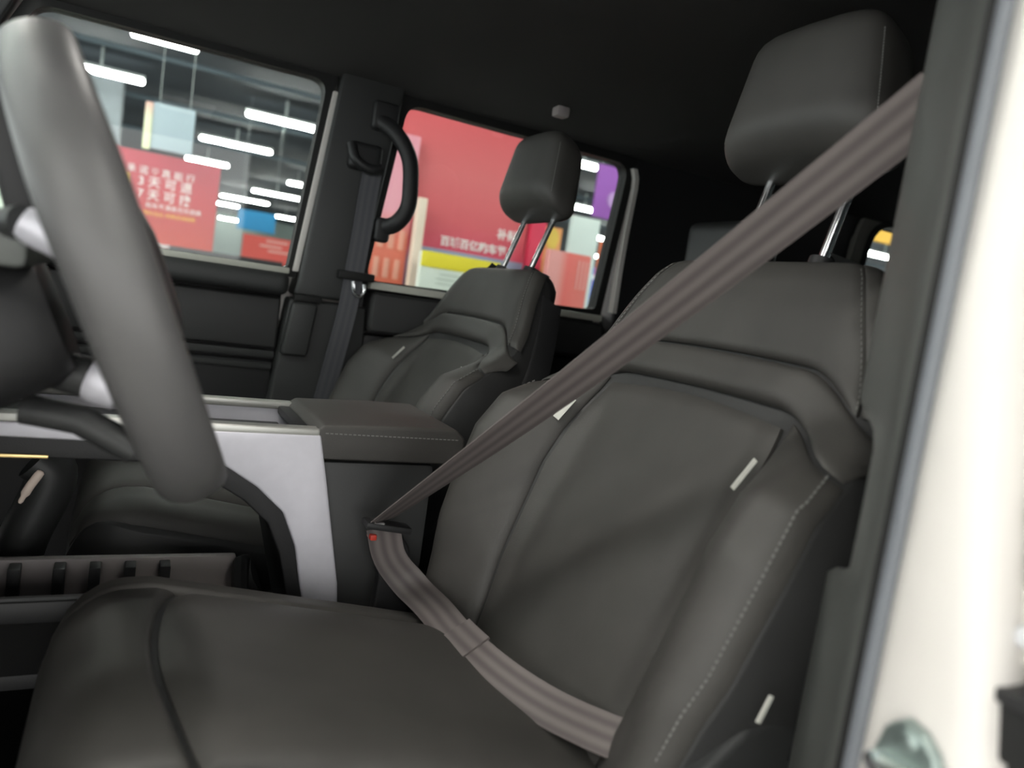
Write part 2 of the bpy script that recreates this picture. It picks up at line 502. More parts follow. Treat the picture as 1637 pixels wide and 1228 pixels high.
# --- passenger front door
d1 = empty('door_1', (-.8, .78, .70), 'dark padded inner panel of the front passenger door', 'car door', kind='structure')
box('door_shell', (-1.45, .775, .62), (-.446, .86, 1.45), PLASTIC, d1, bev=.01)
box('sill_strip', (-1.2, GY - .03, 1.447), (-.446, GY + .02, 1.461), PALE_SILL, d1, bev=.003)
box('sill_pad', (-1.3, .70, 1.395), (-.443, .79, 1.449), PLASTIC_F, d1, bev=.022, seg=4)
box('padded_panel', (-1.3, .745, 1.262), (-.450, .80, 1.388), LEATHER_D, d1, bev=.012, seg=3)
box('accent_strip', (-1.3, .752, 1.238), (-.452, .80, 1.257), PLASTIC_F, d1, bev=.004)
box('lower_panel', (-1.3, .748, .66), (-.455, .80, 1.232), PLASTIC, d1, bev=.012)
box('lower_strip', (-1.3, .742, 1.212), (-.457, .77, 1.226), PLASTIC_F, d1, bev=.003)
# --- passenger rear door
d2 = empty('door_2', (.1, .78, .70), 'dark inner panel of the rear passenger door', 'car door', kind='structure')
box('door_shell', (-.255, .775, .62), (.455, .86, 1.452), PLASTIC, d2, bev=.01)
box('sill_strip', (-.252, GY - .045, 1.440), (.43, GY + .02, 1.458), PALE_SILL, d2, bev=.003)
box('sill_pad', (-.245, .70, 1.33), (.45, .79, 1.436), LEATHER_D, d2, bev=.02, seg=3)
box('lower_panel', (-.245, .73, .66), (.45, .80, 1.325), PLASTIC, d2, bev=.012)

# --- passenger B pillar
b2 = empty('pillar_2', (-.33, .72, .62), 'charcoal door pillar behind the passenger seat belt', 'car pillar', kind='structure')
prism('pillar_trim', [(-.376, 1.935), (-.424, 1.44), (-.432, 1.40), (-.30, 1.40), (-.274, 1.46), (-.222, 1.935)], 'y', .705, .80, PLASTIC_F, b2, bev=.012)
prism('lower_trim', [(-.436, 1.392), (-.462, 1.12), (-.47, .62), (-.21, .62), (-.25, 1.392)], 'y', .716, .80, PLASTIC_F, b2, bev=.010)
prism('lower_cover', [(-.432, 1.385), (-.448, 1.255), (-.385, 1.255), (-.372, 1.385)], 'y', .692, .73, PLASTIC_F, b2, bev=.012)
box('gap_shadow_strip', (-.43, .70, 1.386), (-.365, .72, 1.402), RUBBER, b2, bev=.004)  # dark strip standing in for the shadow in the trim gap
prism('pillar_back', [(-.355, 1.93), (-.402, 1.462), (-.50, 1.452), (-.50, .62), (-.18, .62), (-.18, 1.452), (-.272, 1.455), (-.218, 1.93)], 'y', .80, .83, PAINT, b2, bev=.004)
# C pillar and quarter trim
cp = empty('pillar_3', (.9, .74, .62), 'black rear pillar trim between the side windows', 'car pillar', kind='structure')
prism('pillar_trim', [(.492, 1.93), (.492, 1.46), (.47, .62), (1.36, .62), (1.38, 1.5), (1.42, 1.85), (1.50, 1.93)], 'y', .735, .82, PLASTIC, cp, bev=.01)
prism('pillar_back', [(.515, 1.93), (.51, 1.465), (.42, 1.452), (.40, 1.44), (.40, .62), (.60, .62), (.60, 1.93)], 'y', .80, .83, PAINT, cp, bev=.004)
prism('quarter_lower', [(1.36, 1.44), (1.36, .62), (2.5, .62), (2.5, 1.44)], 'y', .735, .82, PLASTIC, cp, bev=.008)
prism('quarter_rear', [(2.21, 1.93), (2.21, 1.44), (2.5, 1.44), (2.5, 1.93)], 'y', .735, .82, PLASTIC, cp, bev=.008)
# passenger A pillar
ap = empty('pillar_4', (-1.2, .74, 1.46), 'dark windscreen pillar on the passenger side', 'car pillar', kind='structure')
prism('pillar_trim', [(-.95, 1.94), (-1.008, 1.925), (-1.225, 1.45), (-1.50, 1.40), (-1.42, 1.47), (-1.10, 1.94)], 'y', .70, .80, PLASTIC, ap, bev=.008)
ap2 = empty('pillar_5', (-1.2, -.74, 1.46), 'dark windscreen pillar on the driver side', 'car pillar', kind='structure')
prism('pillar_trim', [(-.95, 1.94), (-1.008, 1.925), (-1.225, 1.45), (-1.50, 1.40), (-1.42, 1.47), (-1.10, 1.94)], 'y', -.80, -.70, PLASTIC, ap2, bev=.008)
# tail and driver-side rear wall
tw = box('wall_rear', (2.45, -.78, .56), (2.52, .78, 1.95), PLASTIC, bev=.01)
tag(tw, 'dark inner tailgate closing the rear of the car cabin', 'tailgate', kind='structure')
dl = empty('door_3', (.2, -.85, .6), 'white rear driver-side door with dark privacy glass', 'car door', kind='structure')
box('door_panel', (-.255, -.955, .50), (2.5, -.86, 1.45), PAINT, dl, bev=.03, seg=3)
box('inner_panel', (-.12, -.86, .58), (2.45, -.78, 1.45), PLASTIC, dl, bev=.01)
WN = [(-.18, 1.88), (2.35, 1.88), (2.40, 1.49), (-.18, 1.49)]
ring('window_frame', WN, .04, .05, -.88, -.80, PLASTIC, dl)
prism('glass', rpoly(WN, .04), 'y', -.86, -.855, PRIVACY, dl, smooth=False)
# windscreen
ws = empty('window_4', (-1.3, 0, 1.5), 'front windscreen ahead of the dashboard', 'windscreen', kind='structure')
bm = bmesh.new()
qv = [bm.verts.new(p) for p in ((-1.06, -.72, 1.94), (-1.06, .72, 1.94), (-1.50, .72, 1.42), (-1.50, -.72, 1.42),
                                (-1.066, -.72, 1.945), (-1.066, .72, 1.945), (-1.506, .72, 1.425), (-1.506, -.72, 1.425))]
for f in ((0, 1, 2, 3), (7, 6, 5, 4), (0, 4, 5, 1), (1, 5, 6, 2), (2, 6, 7, 3), (3, 7, 4, 0)): bm.faces.new([qv[i] for i in f])
link('glass', bm, GLASS, ws, smooth=False)

# --- driver-side B pillar, close to the lens
b1 = empty('pillar_6', (-.28, -.80, .50), 'grey trimmed door pillar with white painted jamb and rubber seal', 'car pillar', kind='structure')
ZS = [.55, .8, 1.0, 1.15, 1.24, 1.262, 1.272, 1.282, 1.295, 1.32, 1.36, 1.385, 1.398, 1.406, 1.412, 1.418, 1.45, 1.55, 1.65, 1.75, 1.85, 1.93]
def notch(z): return ss(1.258, 1.300, z) * (1 - ss(1.392, 1.416, z))
secs = []
for z in ZS:
    nt_ = notch(z)
    ctrl = [(-.3525, -.853), (-.345, -.838), (-.318, -.812), (-.285, -.785), (-.255, -.748), (-.235, -.722), (-.213 , -.702)]
    # inner edge retreats along the face in the cut-out
    e0 = Vector(ctrl[0]); pts = []
    for i, p in enumerate(ctrl):
        t = i / (len(ctrl) - 1)
        p = Vector(p)
        p = p.lerp(e0, nt_ * 0.52 * t)
        pts.append(p)
    e = pts[-1]
    pts += [e + Vector((.010, .004)), e + Vector((.020, -.004)), Vector((-.14, -.735 - .04 * nt_)), Vector((-.14, -.85)), Vector((-.33, -.86))]
    secs.append([(p.x, p.y, z) for p in pts])
loft('pillar_trim', secs, PLASTIC_G, b1, sharp=30)
# rubber weather seal along the trim edge: dark lip, grey bulb
tube('weather_seal', [(-.3575, -.8535, z) for z in (.55, .9, 1.2, 1.5, 1.8, 1.93)], .0042, RUBBER, b1, n=8)
tube('seal_bulb', [(-.359, -.862 , z) for z in (.55, .9, 1.2, 1.5, 1.8, 1.93)], .0062, mat('seal_bulb_grey', (.16, .17, .19), .45), b1, n=12)
# white jamb: front face flaring outward towards the sill
def yo(z): return min(-.895, -.899 - (1.45 - z) * .17)
secs = []
for z in (.55, .8, 1.0, 1.1, 1.2, 1.3, 1.4, 1.5, 1.6, 1.7, 1.8, 1.93):
    y = yo(z)
    secs.append([(-.352, -.866, z), (-.366, -.870, z), (-.371, -.878, z), (-.372, (y + .012 - .878) / 2, z), (-.371, y + .012, z), (-.368, y + .004, z), (-.360, y - .001, z),
                 (-.345, y - .003, z), (-.332, y - .003, z), (-.325, y, z), (-.325, -.866, z)])
loft('painted_jamb', secs, PAINT, b1, sharp=50)
secs = []
for z in (.55, .9, 1.2, 1.5, 1.8, 1.93):
    secs.append([(-.326, yo(z) + .02, z), (-.322, -1.03, z), (-.30, -1.04, z), (-.262, -1.0, z), (-.262, -.87, z), (-.326, -.87, z)])
loft('rear_jamb', secs, PAINT, b1, sharp=40)

# striker plate on the jamb
st = empty('door_striker', (-.372, -.905, 1.23), 'dark steel door striker plate on the white pillar', 'door striker')
secs = []
outl = [(-.886, 1.205), (-.8835, 1.232), (-.889, 1.252), (-.899, 1.2605), (-.910, 1.258), (-.919, 1.250), (-.9245, 1.236), (-.926, 1.205)]
o2 = rpoly(outl, .004, 3)
bm = bmesh.new()
cx_, cz_ = -.905, 1.232
A = [bm.verts.new((-.3735, p[0], p[1])) for p in o2]
B = [bm.verts.new((-.3790, cx_ + (p[0] - cx_) * .96, cz_ + (p[1] - cz_) * .96)) for p in o2]
Cc = [bm.verts.new((-.3800, cx_ + (p[0] - cx_) * .90, cz_ + (p[1] - cz_) * .92)) for p in o2]
n = len(o2)
for i in range(n):
    j = (i + 1) % n
    bm.faces.new((A[i], A[j], B[j], B[i])); bm.faces.new((B[i], B[j], Cc[j], Cc[i]))
bm.faces.new(Cc); bm.faces.new(A[::-1])
link('plate', bm, STEEL, st, sharp=15)
prism('ridge', rpoly([(-.888, 1.236), (-.923, 1.240), (-.924, 1.222), (-.888, 1.226)], .004, 3), 'x', -.3865, -.3795, mat('striker_bright', (.55, .60, .57), .25, metal=.9), st, bev=.0025, label='bright worn ridge across the plate')
for (y, z) in ((-.904, 1.250), (-.908, 1.212)):
    tube('bolt', [(-.376, y, z), (-.3815, y, z), (-.383, y, z)], .006, STEEL, st, n=12, up=(0, 0, 1), radii=[.0065, .0065, .004])
tube('loop', smoothpath([(-.378, -.889, 1.233), (-.390, -.891, 1.234), (-.397, -.900, 1.234), (-.397, -.912, 1.234), (-.388, -.919, 1.234), (-.378, -.921, 1.234)], 4), .0035, CHROME, st, n=8)

# hinge hardware of the rear door
hg = empty('hinge_assembly', (-.33, -.93, 1.35), 'white painted door hinge plate with bolt heads beside the pillar', 'hinge')
prism('hinge_plate', rpoly([(-.926, 1.395), (-.946, 1.395), (-.952, 1.31), (-.927, 1.30), (-.918, 1.33), (-.923, 1.35)], .006, 4), 'x', -.336, -.3275, PAINT, hg, bev=.002)
for (y, z) in ((-.936, 1.38), (-.929, 1.318)):
    tube('bolt', [(-.335, y, z), (-.342, y, z), (-.343, y, z)], .006, PAINT_G, hg, n=6, radii=[.0065, .0062, .004])
bt = empty('wiring_boot', (-.335, -.935, 1.27), 'black rubber wiring boot between pillar and rear door', 'rubber boot')
box('boot_body', (-.352, -.960, 1.253), (-.3265, -.921, 1.289), RUBBER, bt, bev=.004)
box('boot_flange', (-.356, -.957, 1.284), (-.327, -.922, 1.2915), PLASTIC, bt, bev=.002)
tube('cable', smoothpath([(-.34, -.937, 1.256), (-.341, -.938, 1.22), (-.339, -.944, 1.16), (-.335, -.95, 1.05)], 4), .006, RUBBER, bt, n=8)
tube('upper_cable', smoothpath([(-.34, -.948, 1.289), (-.341, -.947, 1.32), (-.338, -.950, 1.36)], 4), .005, RUBBER, bt, n=8)

# ================================================================== SEATS
def make_seat(name, label, y0, dx, dz, rec, m, hup=0.0):
    A_ = math.radians(rec)
    root = empty(name, (-.5 + dx, y0, .62), label, 'car seat')
    U = Vector((math.sin(A_), 0, math.cos(A_))); N = Vector((-math.cos(A_), 0, math.sin(A_)))
    B0 = Vector((-.30 + dx, y0, 1.05 + dz)); Y = Vector((0, m, 0))
    def W(y, s, off): return B0 + Y * y + U * s + N * off
    WT = [(-.10, .262), (0, .285), (.10, .308), (.20, .317), (.27, .309), (.32, .290), (.35, .277), (.375, .268), (.40, .258), (.45, .236), (.50, .212), (.53, .196), (.548, .182), (.560, .165), (.568, .140), (.573, .10)]
    BT = [(-.10, .050), (0, .070), (.06, .086), (.2, .100), (.26, .090), (.30, .058), (.34, .027), (.37, .010), (.40, .006), (.5, .002), (.58, 0)]
    def hw(s): return interp(WT, s)
    def F(y, s):
        w_ = hw(s)
        b_ = interp(BT, s)
        a = abs(y)
        r = ss(.130, .270, a) * b_
        # back slightly hollow, lumbar fuller
        r += .012 * math.exp(-((s - .12) / .13) ** 2) * (1 - ss(.1, .2, a))
        r += .010 * ss(.40, .50, s) * (1 - ss(.52, .575, s)) - .012
        # rounded edge
        t = a / w_
        if t > .80:
            q = min(1.0, (t - .80) / .20)
            r -= (.018 + .35 * b_) * (1 - math.sqrt(max(0, 1 - q * q)))
        # top roll
        if s > .545: r -= .05 * ((s - .545) / .03) ** 2
        return r
    def back(s): return -.105 + .03 * ss(.35, .57, s) + (.06 * ((s - .545) / .03) ** 2 * .5 if s > .545 else 0)
    # core: one loft up the back
    secs = []
    ns = 46
    for i in range(ns + 1):
        s = -.10 + .673 * i / ns
        w_ = hw(s) - .006
        row = []
        for k in range(33):
            t = -1 + 2 * k / 32
            y = w_ * math.sin(t * PI / 2)
            row.append(W(y, s, F(y, s) - .010))
        bk = back(s)
        for t in (1, .97, .9, .6, .2, -.2, -.6, -.9, -.97, -1):
            q = abs(t)
            o_ = bk + (.03 * ((q - .9) / .1) ** 2 if q > .9 else 0)
            row.append(W(w_ * t, s, o_))
        secs.append(row)
    br = loft('backrest', secs, LEATHER_D, root, sharp=70)

    def pad(nm, ymap, h, nu, nv, mtl=LEATHER, pu=8, pv=8, lab=None, edge=.0045):
        def fn(u, v):
            y, s = ymap(u, v)
            pl = (1 - abs(2 * u - 1) ** pu) * (1 - abs(2 * v - 1) ** pv)
            fo = F(y, s)
            hh = h(y) if callable(h) else h
            return W(y, s, fo - edge + (hh + edge) * pl ** .5), W(y, s, fo - edge - .004)
        return patch(nm, fn, nu, nv, mtl, br, lab)
    def lr(a, b, t): return a + (b - a) * t
    # centre insert (seams at |y| about .18, narrowing low)
    def ins(u, v):
        s = lr(-.085, .348, v) + .012 * (1 - (2 * u - 1) ** 2) * v
        yw = interp([(-.09, .150), (.05, .168), (.2, .176), (.30, .172), (.36, .158)], s)
        return lr(-yw, yw, u), s
    pad('insert', ins, .002, 36, 44, pu=14, pv=16)
    # roll across the top of the torso pad, sweeping down over the bolsters
    def slo(y): return .372 - .004 * (abs(y) / .16) ** 2 - .058 * ss(.14, .30, abs(y))
    def shi(y): return .424 - .004 * (abs(y) / .16) ** 2 - .056 * ss(.15, .29, abs(y))
    def roll(u, v):
        y = lr(-.286, .286, u)
        return y, lr(slo(y) + .002, shi(y), v)
    pad('upper_roll', roll, lambda y: .009 - .0090 * ss(.13, .21, abs(y)), 56, 14, pu=30, pv=4)
    # shoulder panel
    def sh(u, v):
        s0_ = lr(.385, .566, v)
        yw = hw(s0_) - .024
        y = lr(-yw, yw, u)
        return y, min(lr(shi(y) + .004, .566, v), .570)
    pad('shoulder_panel', sh, .001, 40, 30, pu=20, pv=18)
    # side bolsters and wing flanks
    for sg in (1, -1):
        def bol(u, v, sg=sg):
            yq = sg * lr(.18, .29, u)
            s = lr(-.085, slo(yq) - .002, v)
            yi = interp([(-.09, .156), (.05, .174), (.2, .182), (.30, .180), (.36, .174)], s)
            yo_ = hw(s) - .008
            return sg * lr(yi, yo_, u), s
        pad('bolster', bol, .0025, 18, 44, pu=7, pv=12)
        def wing(u, v, sg=sg):
            s = lr(.380, .560, v)
            yi = hw(s) - .021
            yo_ = hw(s) - .0005
            
            return sg * lr(yi, yo_, u), s
        pad('wing_flank', wing, .0015, 10, 26, pu=5, pv=16)
    # contrast stitching along the outer crest and around the shoulder panel
    bm = bmesh.new()
    def dash(p, q, r=.0011):
        d = (q - p); L = d.length; d.normalize()
        mt = Matrix.Translation((p + q) / 2) @ d.to_track_quat('X', 'Z').to_matrix().to_4x4()
        g_ = bmesh.ops.create_cube(bm, size=1)
        for v in g_['verts']: v.co = mt @ Vector((v.co.x * L, v.co.y * 2 * r, v.co.z * 2 * r))
    for sg in (1, -1):
        s = .015
        while s < .305:
            y = sg * (hw(s) - .016)
            y2 = sg * (hw(s + .0035) - .016)
            dash(W(y, s, F(y, s) + .0022), W(y2, s + .0035, F(y2, s + .0035) + .0022), .0008)
            s += .0062
        s = .385
        while s < .545:
            y = sg * (hw(s) - .023); y2 = sg * (hw(s + .0035) - .023)
            dash(W(y, s, F(y, s) + .0015), W(y2, s + .0035, F(y2, s + .0035) + .001), .00045)
            s += .0062
    o = link('stitching', bm, THREAD, br, smooth=False, label='grey contrast stitching'); o['kind'] = 'stuff'
    # fabric tags at the top of the insert seams
    for sg, tilt in ((1, .0), (-1, .25)):
        y = sg * .182
        p0 = W(y - .001 * sg, .262, F(y, .262) + .012); p1 = W(y - .001 * sg, .300, F(y, .30) + .012)
        ribbon('fabric_tag', [p0, (p0 + p1) / 2, p1], [N + Y * (.9 if sg > 0 else .2)] * 3, .010 if sg > 0 else .005, .0015, TAG, br, 'small white seam tag')
    # hard back shell and outboard flank edge
    secs = []
    for i in range(20):
        s = -.06 + .57 * i / 19
        w_ = hw(s) - .004; bk = back(s)
        secs.append([W(-w_, s, bk + .045), W(-w_ - .004, s, bk + .040), W(-w_ - .004, s, bk - .004), W(-w_ * .8, s, bk - .018), W(0, s, bk - .022), W(w_ * .8, s, bk - .018),
                     W(w_ + .004, s, bk - .004), W(w_ + .004, s, bk + .040), W(w_, s, bk + .045)])
    loft('back_shell', secs, PLASTIC, br)
    p = [W(-hw(.10) + .000, s, .012) for s in (.088, .10, .113)]
    ribbon('airbag_tag', [q - Y * .006 for q in p], [N] * 3, .005, .0015, TAG, br, 'small white label on the outboard flank')

    # headrest
    hr_secs = []
    NS = 22
    hbot, htop = .686 + hup, .846 + hup
    def hprof(v):
        wdt = lr(.134, .100, v ** 1.1)
        lo_ = math.sqrt(max(0, 1 - ((.22 - v) / .22) ** 2)) if v < .22 else 1.0
        hi_ = math.sqrt(max(0, 1 - ((v - .78) / .22) ** 2)) if v > .78 else 1.0
        fr_ = lr(.052, .098, v); bk_ = lr(-.055, .004, v)
        k = min(lo_, hi_)
        wv = wdt * (.86 + .14 * lo_) * (.74 + .26 * hi_)
        return wv, (fr_ + bk_) / 2, (fr_ - bk_) / 2 * (.35 + .65 * k), k
    def hpt(v, a, grow=0.0):
        wv, mid, dep, k = hprof(v)
        ca, sa = math.cos(a), math.sin(a)
        y = (wv + grow) * math.copysign(abs(ca) ** .38, ca)
        o_ = mid + (dep + grow) * math.copysign(abs(sa) ** .6, sa) + .010 * (1 - (y / .13) ** 2) * (1 if sa > 0 else .4) * k
        return W(y, lr(hbot, htop, v), o_)
    for i in range(NS + 1):
        v = .5 - .5 * math.cos(PI * i / NS)
        hr_secs.append([hpt(v, 2 * PI * k / 56) for k in range(56)])
    hr = loft('headrest', hr_secs, LEATHER, root, sharp=60)
    # seam around the front face of the headrest
    bm = bmesh.new()
    for sg in (1, -1):
        a = PI / 2 - sg * math.radians(62)
        for i in range(30):
            v = .16 + .64 * i / 30
            dash(hpt(v, a, .0006), hpt(v + .014, a, .0006), .0006)
    link('stitching', bm, THREAD, hr, smooth=False, label='fine grey stitching')['kind'] = 'stuff'
    for sg in (1, -1):
        pa = W(sg * .07, .535, -.045); pb = W(sg * .07, .665, -.026)
        tube('post', [pa, W(sg * .07, .70 + hup, -.02)], .0065, CHROME, hr, n=14, label='polished chrome headrest post')
        tube('post_collar', [W(sg * .07, .555, -.042), W(sg * .07, .5745, -.0395), W(sg * .07, .577, -.039)], .015, PLASTIC, hr, n=14, radii=[.016, .016, .010])

    # cushion
    def T(x, y):
        z = 1.086 - .195 * (x + .72) if x > -.72 else 1.086 + .02 * (x + .72)
        if x < -.745: z -= .10 * (1 - math.sqrt(max(0, 1 - ((-.745 - x) / .082) ** 2)))
        a = abs(y)
        z -= .026 * ss(.09, .25, a)
        z -= .006 * (1 - ss(0, .15, a)) * ss(-.72, -.55, x)
        if a > .215: z -= .05 * (1 - math.sqrt(max(0, 1 - ((a - .215) / .050) ** 2)))
        return z
    def CW(x, y, z): return Vector((x + dx, y0 + m * y, z + dz))
    secs = []
    xs = [-.826, -.822, -.812, -.80, -.785, -.765, -.745] + [-.72 + .50 * i / 18 for i in range(19)]
    for x in xs:
        w_ = .262 * (1 - .10 * ss(-.72, -.83, x))
        row = []
        for k in range(33):
            y = w_ * math.sin((-1 + 2 * k / 32) * PI / 2)
            row.append(CW(x, y, T(x, y) - .008))
        zb = .90 + .06 * ss(-.70, -.826, x)
        for t in (1, .6, 0, -.6, -1): row.append(CW(x, w_ * t, zb))
        secs.append(row)
    cu = loft('cushion', secs, LEATHER_D, root, sharp=70)
    def cpad(nm, xymap, h, nu, nv, pu=10, pv=10, edge=.005):
        def fn(u, v):
            x, y = xymap(u, v)
            pl = (1 - abs(2 * u - 1) ** pu) * (1 - abs(2 * v - 1) ** pv)
            z = T(x, y)
            return CW(x, y, z - edge + (h + edge) * pl ** .5), CW(x, y, z - edge - .004)
        return patch(nm, fn, nu, nv, LEATHER, cu)
    cpad('front_pad', lambda u, v: (lr(-.824, -.727 + 1.0 * (.34 * (v - .5)) ** 2, u ** .8), lr(-.170, .170, v) ), .003, 22, 36, pu=14, pv=16)
    cpad('insert', lambda u, v: (lr(-.720 + 1.0 * (.332 * (v - .5)) ** 2, -.25, u), lr(-.166, .166, v)), .004, 34, 36, pu=14, pv=14)
    for sg in (1, -1):
        cpad('bolster', lambda u, v, sg=sg: (lr(-.820, -.25, u), sg * lr(.173, .256 * (1 - .10 * ss(-.72, -.83, lr(-.820, -.25, u))), v)), .004, 40, 16, pu=20, pv=7)
    # plastic base, flank cover and rails
    prism('side_cover', [(-.78 + dx, .84 + dz), (-.80 + dx, .92 + dz), (-.55 + dx, .955 + dz), (-.40 + dx, 1.0 + dz), (-.325 + dx, 1.075 + dz), (-.27 + dx, 1.118 + dz), (-.215 + dx, 1.13 + dz), (-.185 + dx, 1.09 + dz), (-.20 + dx, .84 + dz)],
          'y', y0 - m * .268, y0 - m * .300, PLASTIC_F, root, bev=.008)
    prism('inner_cover', [(-.76 + dx, .84 + dz), (-.78 + dx, .90 + dz), (-.4 + dx, .93 + dz), (-.25 + dx, .95 + dz), (-.22 + dx, .84 + dz)],
          'y', y0 + m * .262, y0 + m * .278, PLASTIC, root, bev=.004)
    box('base', (-.74 + dx, y0 - .22, .80 + dz), (-.24 + dx, y0 + .22, .905 + dz), PLASTIC, root, bev=.01)
    for sg in (1, -1):
        box('rail', (-.85 + dx, y0 + sg * .20 - .025, .62), (-.15 + dx, y0 + sg * .20 + .025, .802 + dz), PLASTIC, root, bev=.004)
    return root

driver = make_seat('driver_seat', 'black leather driver seat with headrest, crossed by a fastened seat belt', -.40, 0, 0, 24, 1)
passenger = make_seat('passenger_seat', 'black leather passenger seat behind the centre console armrest', .40, -.005, -.010, 27, -1, .004)

# rear bench behind
rs = empty('rear_seat', (.75, 0, .62), 'dark rear bench seat glimpsed behind the front seats', 'car seat')
def rearback(y0, y1):
    secs = []
    for i in range(12):
        v = i / 11; s = .62 * v
        x = .52 + .26 * v; z = 1.0 + s
        r = .03 if v in (0, 1) else 0
        d = .07 - .03 * v
        secs.append([(x - d + r * .6, y0 + r, z), (x - d - .01 + r, (y0 + y1) / 2, z), (x - d + r * .6, y1 - r, z), (x + d, y1 - r, z + .02 * v), (x + d, y0 + r, z + .02 * v)])
    return loft('backrest', secs, LEATHER_D, rs, sharp=60)
rearback(.06, .68); rearback(-.68, .05)
box('cushion', (.0, -.68, .86), (.55, .68, 1.05), LEATHER_D, rs, bev=.05, seg=4)
for y in (.42, -.42):
    hr_ = box('headrest', (.56, y - .13, 1.60), (.66, y + .13, 1.745), LEATHER_D, rs, bev=.03, seg=4)
box('base', (.02, -.66, .62), (.80, .66, .87), PLASTIC, rs, bev=.01)

# ================================================================== DRIVER SEAT BELT
sb = empty('seat_belt', (-.36, -.40, 1.0), 'taupe grey seat belt stretched across the driver seat', 'seat belt')
P0 = Vector((-.205, -.715, 1.668)); P1 = Vector((-.437, -.158, 1.128))
pts, wd = [], []
for i in range(41):
    t = i / 40
    p = P0.lerp(P1, t)
    p.z -= .010 * math.sin(PI * t)
    pts.append(p)
    td = (P1 - P0).normalized(); fv = Vector((.45, .885, -.10))
    w0 = td.cross(fv).normalized()
    if w0.z < 0: w0 = -w0
    th_ = math.radians(8 + 66 * t)                 # the strap turns on edge towards the buckle
    wd.append(w0 * math.cos(th_) - fv * math.sin(th_))
ribbon('shoulder_strap', pts, wd, .047, .0014, WEB, sb)
lap = smoothpath([(-.432, -.158, 1.118), (-.415, -.155, 1.072), (-.385, -.172, 1.038), (-.372, -.235, 1.030), (-.366, -.31, 1.024), (-.352, -.40, 1.022), (-.334, -.48, 1.026), (-.315, -.56, 1.040), (-.285, -.625, 1.048), (-.255, -.662, 1.02)], 5)
lw = []
for i, p in enumerate(lap):
    t = i / (len(lap) - 1)
    lw.append(Vector((.75, -.30, .30)).lerp(Vector((.80, .20, .50)), ss(.1, .6, t)))
ribbon('lap_strap', lap, lw, .047, .0016, WEB, sb)
# loop of doubled webbing on the lap part
i0 = int(len(lap) * .42)
ribbon('strap_keeper', [p + Vector((0, 0, .0022)) for p in lap[i0:i0 + 4]], lw[i0:i0 + 4], .051, .003, WEB, sb, 'doubled fold in the webbing')
tg = box('tongue', (-.462, -.176, 1.117), (-.395, -.146, 1.127), PLASTIC, sb, bev=.004, rot=('Y', math.radians(8)), label='black plastic belt tongue')
box('tongue_tip', (-.458, -.174, 1.1268), (-.436, -.166, 1.130), CHROME, tg, bev=.001)
bk = prism('buckle', [(-.445, 1.105), (-.41, 1.118), (-.385, 1.085), (-.37, 1.02), (-.385, .95), (-.43, .95), (-.425, 1.04)], 'y', -.148, -.126, PLASTIC, sb, bev=.005)
box('release_button', (-.449, -.160, 1.100), (-.440, -.140, 1.108), RED_BTN, bk, bev=.002, label='red release button')

# ================================================================== PASSENGER SEAT BELT + GRAB HANDLE
pb = empty('seat_belt', (-.30, .69, 1.2), 'grey seat belt hanging straight down on the passenger door pillar', 'seat belt')
pp = smoothpath([(-.282, .694, 1.735), (-.288, .690, 1.66), (-.293, .688, 1.56), (-.298, .690, 1.468)], 6)
ribbon('upper_strap', pp, [Vector((1, 0, 0))] * len(pp), .047, .0015, WEB2, pb)
pp = smoothpath([(-.298, .690, 1.468), (-.302, .690, 1.40), (-.315, .688, 1.30), (-.330, .700, 1.18), (-.34, .706, 1.10)], 6)
ribbon('lower_strap', pp, [Vector((1, 0, 0))] * len(pp), .047, .0015, WEB2, pb)
box('guide_bar', (-.338, .672, 1.455), (-.250, .704, 1.475), RUBBER, pb, bev=.005)
u = tube('tongue', smoothpath([(-.302, .676, 1.452), (-.297, .674, 1.425), (-.283, .674, 1.418), (-.273, .675, 1.430), (-.274, .676, 1.448)], 5), .0045, CHROME, pb, n=8, label='chrome belt tongue')
tube('anchor_ring', smoothpath([(-.342, .690, 1.772), (-.330, .676, 1.735), (-.295, .672, 1.718), (-.268, .676, 1.726)], 6), .012, PLASTIC, pb, n=10)
box('anchor_cover', (-.345, .682, 1.715), (-.265, .715, 1.780), PLASTIC, pb, bev=.02, seg=4)

gh = empty('grab_handle', (-.25, .70, 1.58), 'black looped grab handle on the passenger door pillar', 'grab handle')
tube('grip', smoothpath([(-.285, .70, 1.842), (-.240, .675, 1.812), (-.207, .662, 1.762), (-.196, .660, 1.70), (-.196, .660, 1.645), (-.216, .668, 1.606), (-.242, .695, 1.590)], 7), .020, PLASTIC, gh, n=14, ry=.015, up=(0, 1, 0))
box('lower_mount', (-.262, .680, 1.555), (-.224, .712, 1.615), PLASTIC, gh, bev=.012, seg=3)
box('upper_mount', (-.300, .685, 1.815), (-.235, .715, 1.885), PLASTIC, gh, bev=.012, seg=3)

# ================================================================== CENTRE CONSOLE
co = empty('centre_console', (-.5, 0, .62), 'centre console bridge with silver side panel and leather armrest', 'console')
def arch(y0, y1, nm, m_, inset=0.0):
    i_ = inset
    P_ = [(-.93, 1.232), (-.523, 1.236 - i_ * .3), (-.505, 1.16), (-.474, 1.02), (-.462, .92), (-.50 - 0 * i_, .92), (-.528 + i_, 1.02), (-.540 + i_, 1.075 - i_ * .3), (-.562 + i_, 1.125 - i_), (-.60, 1.160 - i_), (-.655, 1.195 - i_), (-.72, 1.212 - i_), (-.93, 1.215 - i_)]
    return prism(nm, P_, 'y', y0, y1, m_, co, bev=.004)
arch(-.114, -.094, 'silver_panel', SILVER)
arch(.094, .114, 'silver_panel', SILVER)
